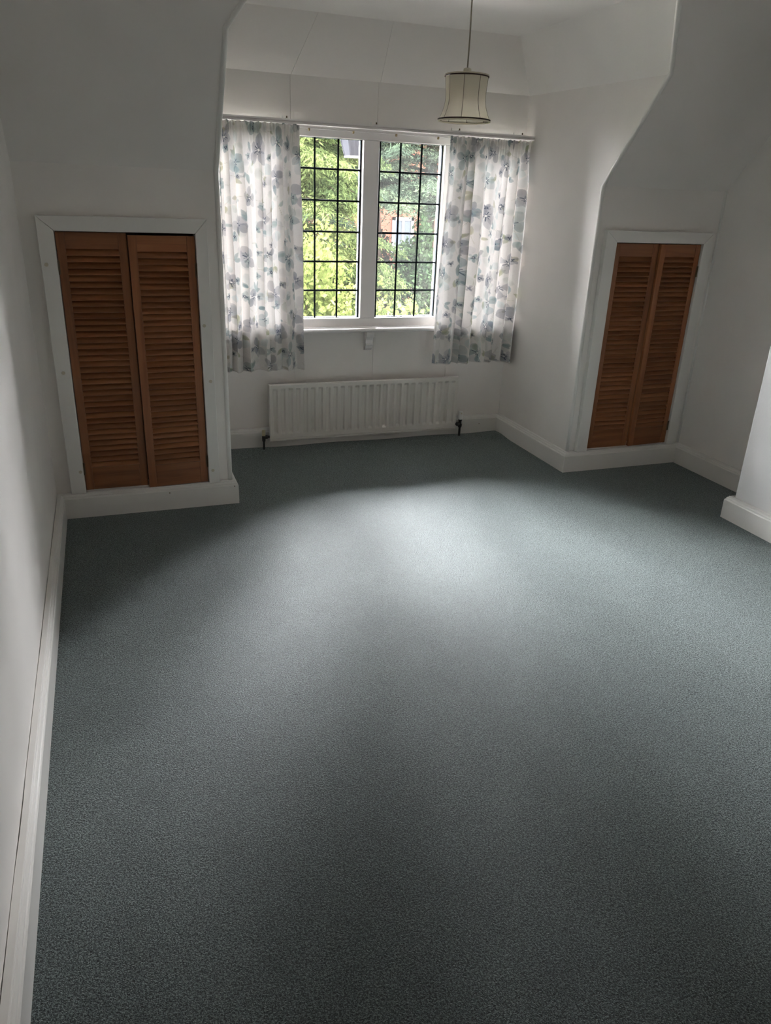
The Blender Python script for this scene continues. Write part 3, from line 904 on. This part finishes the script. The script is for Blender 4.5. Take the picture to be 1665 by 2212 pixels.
def cupboard(name, op, fx0, fx1, ang_l, ang_r, label, drop=0.0):
    FT = 0.0335
    root = empty(name, ((fx0 + fx1) / 2, YK, HS))
    tag(root, label, 'cupboard')
    zt = 1.5083
    # architrave: two uprights and a mitred head
    y0 = YK - FT
    MB().prism([(fx0, y0, HS), (op[0], y0, HS), (op[0], y0, op[3]), (fx0, y0, zt)], (0, FT, 0)).build('architrave_upright', 'gloss', root, bevel=0.003)
    MB().prism([(op[1], y0, HS), (fx1, y0, HS), (fx1, y0, zt), (op[1], y0, op[3])], (0, FT, 0)).build('architrave_upright', 'gloss', root, bevel=0.003)
    MB().prism([(fx0 + 0.0006, y0, zt), (op[0] + 0.0006, y0, op[3]), (op[1] - 0.0006, y0, op[3]), (fx1 - 0.0006, y0, zt)], (0, FT, 0)).build('architrave_head', 'gloss', root, bevel=0.003)
    # dark inside of the cupboard
    c = MB()
    a, b, z0, z1, yb = op[0] - 0.012, op[1] + 0.012, op[2] - 0.012, op[3] + 0.012, YK + 0.40
    yf = YK + 0.05
    c.box(a - 0.01, a, yf, yb, z0, z1); c.box(b, b + 0.01, yf, yb, z0, z1)
    c.box(a - 0.01, b + 0.01, yf, yb, z0 - 0.01, z0); c.box(a - 0.01, b + 0.01, yf, yb, z1, z1 + 0.01)
    c.box(a - 0.01, b + 0.01, yb, yb + 0.01, z0 - 0.01, z1 + 0.01)
    c.build('inside', 'dark', root)
    for sgn, ang, hx in ((1, ang_l, op[0] + 0.003), (-1, ang_r, op[1] - 0.003)):
        dz = -drop if (sgn < 0) else 0
        d = link('door', leafmeshes[sgn], root, Vector((hx, YK - 0.016, LZ0 + dz)) - root.location)
        d.rotation_euler = (0, 0, ang)
        tr = link('top_rail', rail_top, d, (sgn * LW / 2, 0, SZ1 - LZ0))
        brl = link('bottom_rail', rail_bot, d, (sgn * LW / 2, 0, 0))
        pt = (SZ1 - SZ0) / NSL
        for i in range(NSL):
            sl = link('slat', slat_me, d, (sgn * LW / 2, LT * 0.5, SZ0 - LZ0 + pt * (i + 0.5)))
            sl.rotation_euler = (random.uniform(-0.05, 0.05), 0, 0)
        for z in (0.12, LZ1 - LZ0 - 0.16):
            h = link('hinge', hinge_me, d, (0, 0, z))
            if sgn < 0: h.rotation_euler = (0, 0, 0); h.scale = (-1, 1, 1)
    return root
cl = cupboard('louvred_cupboard', OPL, -0.262, 0.511, 0.0, math.radians(3.6), 'louvred two-door cupboard left of the window, right leaf slightly ajar', 0.008)
cr = cupboard('louvred_cupboard', OPR, 2.8323, 3.6200, 0.0, math.radians(3.4), 'narrow-looking louvred two-door cupboard right of the window in the alcove', 0.0)
for x, z in ((-0.239, 1.291), (-0.226, 0.779), (-0.205, 0.256), (0.475, 0.208), (0.471, 0.997), (0.488, 0.707)):
    MB().lathe([(0.009, 0.0006), (0.0085, -0.0004)], (x, YK - 0.0338, z), 12, 'Y').build('screw_cover', 'plug', cl)

# ================================================================== OUTSIDE
GZ = -3.1
tag(MB().box(-40, 60, YW + 0.4, 90, GZ - 0.2, GZ).build('garden_lawn', 'grass'), 'green lawn seen low through the window', 'lawn', kind='structure')

def leaves(name, P, D, L, Wd, mat, parent):
    """P centres, D directions (n,3), lengths, widths -> one mesh of small bent leaf blades"""
    n = len(P)
    D = D / (np.linalg.norm(D, axis=1, keepdims=True) + 1e-9)
    rnd = RNG.normal(size=(n, 3))
    S = np.cross(D, rnd); S /= (np.linalg.norm(S, axis=1, keepdims=True) + 1e-9)
    L = np.asarray(L)[:, None]; Wd = np.asarray(Wd)[:, None]
    a = P - D * L * 0.5
    b = P + S * Wd * 0.5
    c = P + D * L * 0.5
    d = P - S * Wd * 0.5
    o = wloc(parent) if parent is not None else Vector((0, 0, 0))
    co = np.stack([a, b, c, d], 1).reshape(-1, 3) - np.array(o)
    me = bpy.data.meshes.new(name)
    me.vertices.add(4 * n); me.vertices.foreach_set('co', co.ravel())
    me.loops.add(4 * n); me.loops.foreach_set('vertex_index', np.arange(4 * n))
    me.polygons.add(n); me.polygons.foreach_set('loop_start', np.arange(0, 4 * n, 4))
    me.update(calc_edges=True)
    me.materials.append(M[mat])
    ob = link(name, me, parent)
    ob['kind'] = 'stuff'
    return ob

def conifer(label, base, h, rad_, mat, nbr, seed, group, ztop_min=-1.5, leaf=(0.085, 0.022), droop=0.35, low=0.12):
    """whorled branches with feathery drooping sprays"""
    r = np.random.default_rng(seed)
    root = empty('conifer_tree', base)
    tag(root, label, 'tree', group)
    bx, by, bz = base
    MB().tube([(bx, by, bz), (bx + 0.05, by, bz + h * 0.5), (bx, by, bz + h)], [0.20, 0.12, 0.02], 10).build('trunk', 'bark', root, smooth=True)
    P, D, Ls, Ws = [], [], [], []
    tw = MB()
    for k in range(nbr):
        f = (k + r.random()) / nbr
        z = bz + h * (low + (0.98 - low) * f)
        R = rad_ * (1 - f) ** 0.5 * r.uniform(0.75, 1.1) + 0.15
        az = r.uniform(0, 2 * np.pi)
        dirh = np.array([np.cos(az), np.sin(az), 0])
        side = np.array([-np.sin(az), np.cos(az), 0])
        st = np.array([bx, by, z])
        ts = np.linspace(0, 1, 5)
        pts = [st + dirh * R * t + np.array([0, 0, 0.22 * R * t - droop * R * t * t]) for t in ts]
        if k % 2 == 0: tw.tube([tuple(p) for p in pts], [0.022, 0.016, 0.012, 0.008, 0.004], 5)
        m = int(30 * R) + 6
        t = r.uniform(0.18, 1, m) ** 0.8
        q = 13
        p0 = st + dirh * (R * t)[:, None] + np.outer(0.22 * R * t - droop * R * t * t, (0, 0, 1))
        sv = r.choice([-1, 1], m) * (1.05 - t) * 0.45 * R + r.normal(size=m) * 0.10
        d = np.outer(sv, side) + np.outer(np.abs(sv) * 0.6, dirh) + np.outer(-0.25 * np.abs(sv) - 0.06, (0, 0, 1))
        dn = d / (np.linalg.norm(d, axis=1, keepdims=True) + 1e-6)
        P.append((p0[:, None] + d[:, None] * r.uniform(0, 1, (m, q, 1)) + r.normal(size=(m, q, 3)) * 0.035).reshape(-1, 3))
        D.append((dn[:, None] + r.normal(size=(m, q, 3)) * 0.45).reshape(-1, 3))
        Ls.append(leaf[0] * r.uniform(0.7, 1.4, m * q)); Ws.append(leaf[1] * r.uniform(0.7, 1.3, m * q))
    tw.build('branches', 'bark', root)
    leaves('foliage', np.concatenate(P), np.concatenate(D), np.concatenate(Ls), np.concatenate(Ws), mat, root)
    return root

def shrub(name, label, c, rx, ry, rz, n, mat, size, seed, group=None, cat='shrub', stems=7, shell=0.55, spikes=0):
    r = np.random.default_rng(seed)
    cx, cy, cz = c
    root = empty(name, (cx, cy, GZ))
    tag(root, label, cat, group)
    st = MB()
    for i in range(stems):
        a = r.uniform(0, 6.28); k = r.uniform(0.2, 0.75)
        e_ = (cx + rx * k * np.cos(a), cy + ry * k * np.sin(a), cz + rz * r.uniform(0.1, 0.7))
        st.tube([(cx + 0.1 * np.cos(a), cy + 0.1 * np.sin(a), GZ), ((cx + e_[0]) / 2, (cy + e_[1]) / 2, (GZ + e_[2]) / 2 + 0.1), e_], [0.035, 0.025, 0.008], 6)
    st.build('stems', 'bark', root)
    u = r.normal(size=(n, 3)); u /= np.linalg.norm(u, axis=1, keepdims=True)
    rad_ = (shell + (1 - shell) * r.random(n) ** 0.7)[:, None]
    lump = (1 + 0.16 * np.sin(5 * u[:, 0] + seed) * np.cos(4 * u[:, 2] + 1.3 * seed) + 0.10 * np.sin(11 * u[:, 1] + 7 * u[:, 2] + seed))[:, None]
    P = np.array([cx, cy, cz]) + u * rad_ * lump * np.array([rx, ry, rz])
    P += r.normal(size=P.shape) * 0.04
    D = u + r.normal(size=(n, 3)) * 0.8
    L = size * r.uniform(0.7, 1.4, n); W = L * r.uniform(0.5, 0.75, n)
    if spikes:
        PP, DD, LL, WW = [P], [D], [L], [W]
        for i in range(spikes):
            a = r.uniform(-0.9, 0.9); b = r.uniform(-0.9, 0.9)
            p0 = np.array([cx + rx * a, cy + ry * b, cz + rz * np.sqrt(max(0.05, 1 - 0.6 * (a * a + b * b)))])
            hh = r.uniform(0.15, 0.45)
            m = int(hh * 60)
            t = r.random(m)
            PP.append(p0 + np.stack([0.08 * t * r.normal(), 0.05 * t * r.normal(), hh * t - 0.05], 1) + r.normal(size=(m, 3)) * 0.03)
            DD.append(r.normal(size=(m, 3))); LL.append(size * r.uniform(0.7, 1.3, m)); WW.append(size * 0.6 * r.uniform(0.7, 1.3, m))
        P, D, L, W = np.concatenate(PP), np.concatenate(DD), np.concatenate(LL), np.concatenate(WW)
    leaves('foliage', P, D, L, W, mat, root)
    return root

bounce_mb = MB().box(-0.9, 4.3, YW + 0.15, 7.7, -0.07, 0.05)  # flat roof on a block, unseen below the sill, added to bounce light in
bounce_mb.box(-1.0, 4.4, 7.62, 7.75, -0.15, 0.09)
bounce_mb.box(-0.8, 4.2, YW + 0.15, 7.55, GZ, -0.07)
tag(bounce_mb.build('bounce_roof', 'bounce_white'), 'unseen white flat roof added below the window to bounce sky light in', 'roof', kind='structure')

# trees: x = slope * y along the view through the lights
conifer('tall fresh-green conifer filling the upper left light of the window', (2.55, 13.0, GZ), 10.6, 2.25, 'leaf_fir', 330, 21, 'trees in the garden', low=0.28)
conifer('tall blue-green conifer filling the upper right light of the window', (6.75, 16.2, GZ), 11.0, 2.9, 'leaf_blue', 330, 22, 'trees in the garden', low=0.40, droop=0.25)
conifer('unseen fresh-green conifer added left of the window to block sky light', (-3.7, 13.6, GZ), 11.2, 3.0, 'leaf_fir', 220, 23, 'trees in the garden')  # out of view, added to keep sky light off the chimney breast
conifer('unseen dark conifer added beyond the right curtain to block sky light', (10.2, 15.5, GZ), 11.0, 2.9, 'leaf_blue', 140, 24, 'trees in the garden')  # out of view, added to limit the sky light on the left wall
conifer('grey-green conifer standing between the two tall ones and the brick house', (4.9, 20.5, GZ), 10.5, 2.3, 'leaf_blue', 240, 27, 'trees in the garden')
conifer('far conifer rising behind the brick house roof', (11.0, 38.0, GZ), 14.0, 5.0, 'leaf_blue', 140, 25, 'trees in the garden', leaf=(0.14, 0.05))
shrub('columnar_cypress', 'dense columnar cypress low in the right light', (5.65, 14.0, -0.95), 0.45, 0.45, 2.05, 16000, 'leaf_cyp', 0.075, 31, 'cypresses', 'tree', 3, 0.8)
shrub('columnar_cypress', 'second columnar cypress half behind the right curtain', (6.6, 14.3, -0.9), 0.48, 0.50, 2.15, 12000, 'leaf_cyp', 0.075, 32, 'cypresses', 'tree', 3, 0.8)
shrub('dark_shrub', 'dark bronze shrub in front of the brick house', (6.05, 18.0, -0.45), 0.75, 0.8, 1.35, 8000, 'leaf_dark', 0.085, 33)
shrub('leafy_shrub', 'tall lime-green shrub low in the left light', (2.55, 10.4, -0.85), 0.78, 0.7, 1.95, 13000, 'leaf_lime', 0.075, 34, spikes=14)
shrub('leafy_shrub', 'low yellow-green bush along the bottom of the right light', (3.95, 9.6, -0.95), 0.75, 0.55, 1.20, 8000, 'leaf_lime', 0.07, 35, spikes=20)
shrub('leafy_shrub', 'yellow-green bush with upright shoots between the two lights', (3.30, 9.9, -0.9), 0.50, 0.5, 1.25, 6000, 'leaf_lime', 0.07, 36, spikes=12)
MB().tube([(5.15, 14.6, GZ), (5.12, 14.6, -0.8), (5.05, 14.65, 1.0), (5.0, 14.7, 2.6)], [0.16, 0.13, 0.11, 0.05], 10).build('bare_trunk', 'bark', None, smooth=True)
tag(bpy.data.objects['bare_trunk'], 'brown bare tree trunk beside the cypress', 'tree trunk')

# brick house beyond the garden
HY = 25.0
house = empty('brick_house', (10.5, HY, GZ))
tag(house, 'red brick house with white window glimpsed through the trees', 'house')
MB().box(5.6, 16.0, HY, HY + 6, GZ, 3.4).build('wall', 'brick', house)
MB().prism([(5.2, HY - 0.4, 3.3), (5.2, HY + 6.4, 3.3), (5.2, HY + 3, 6.0)], (11.2, 0, 0)).build('roof', 'slate', house)
for (x0, x1, z0, z1) in ((9.2, 9.95, -0.05, 1.0), (11.6, 12.6, -0.05, 1.0)):
    w = MB()
    w.box(x0, x0 + 0.1, HY - 0.06, HY + 0.02, z0, z1); w.box(x1 - 0.1, x1, HY - 0.06, HY + 0.02, z0, z1)
    w.box(x0, x1, HY - 0.06, HY + 0.02, z1 - 0.1, z1); w.box(x0 - 0.06, x1 + 0.06, HY - 0.12, HY + 0.02, z0 - 0.1, z0 + 0.06)
    w.box((x0 + x1) / 2 - 0.04, (x0 + x1) / 2 + 0.04, HY - 0.05, HY + 0.02, z0, z1)
    wo = w.build('window', 'extwhite', house)
    MB().box(x0 + 0.05, x1 - 0.05, HY - 0.03, HY - 0.01, z0 + 0.03, z1 - 0.05).build('pane', 'farglass', wo)

# outdoor lantern hanging beside the left light
lx, ly = 1.775, 5.60
ZA, ZB_ = 2.010, 1.885
lan = empty('outdoor_lantern', (lx, ly, ZB_))
tag(lan, 'dark grey box lantern with pale lower rim outside the top of the window', 'lantern')
ht, hb = 0.092, 0.066
def fr(s, z): return [(lx - s, ly - s, z), (lx + s, ly - s, z), (lx + s, ly + s, z), (lx - s, ly + s, z)]
top_, bot_ = fr(ht, ZA), fr(hb, ZB_ + 0.012)
for i in range(4):
    MB().tube([top_[i], bot_[i]], 0.007, 6).build('corner_bar', 'extdark', lan)
    j = (i + 1) % 4
    vv = [top_[i], top_[j], bot_[j], bot_[i]]
    inn = (Vector((lx, ly, 0)) - Vector((*((Vector(vv[0]) + Vector(vv[1])) / 2).to_2d(), 0))).normalized() * 0.003
    MB().prism(vv, inn).build('side_panel', 'extdark', lan)
MB().box(lx - hb - 0.006, lx + hb + 0.006, ly - hb - 0.006, ly + hb + 0.006, ZB_, ZB_ + 0.012).build('lower_rim', 'extwhite', lan)
MB().prism(fr(ht + 0.012, ZA), (0, 0, 0.014)).build('cap', 'extdark', lan)
MB().box(lx - 0.022, lx + 0.022, ly - 0.022, ly + 0.022, ZB_ + 0.012, ZB_ + 0.060).build('lamp_holder', 'plug', lan)
MB().tube([(lx, ly, ZA + 0.01), (lx, ly, ZA + 0.16), (lx, ly - 0.10, ZA + 0.22), (lx, YW + 0.13, ZA + 0.22)], 0.010, 8).build('arm', 'extdark', lan)
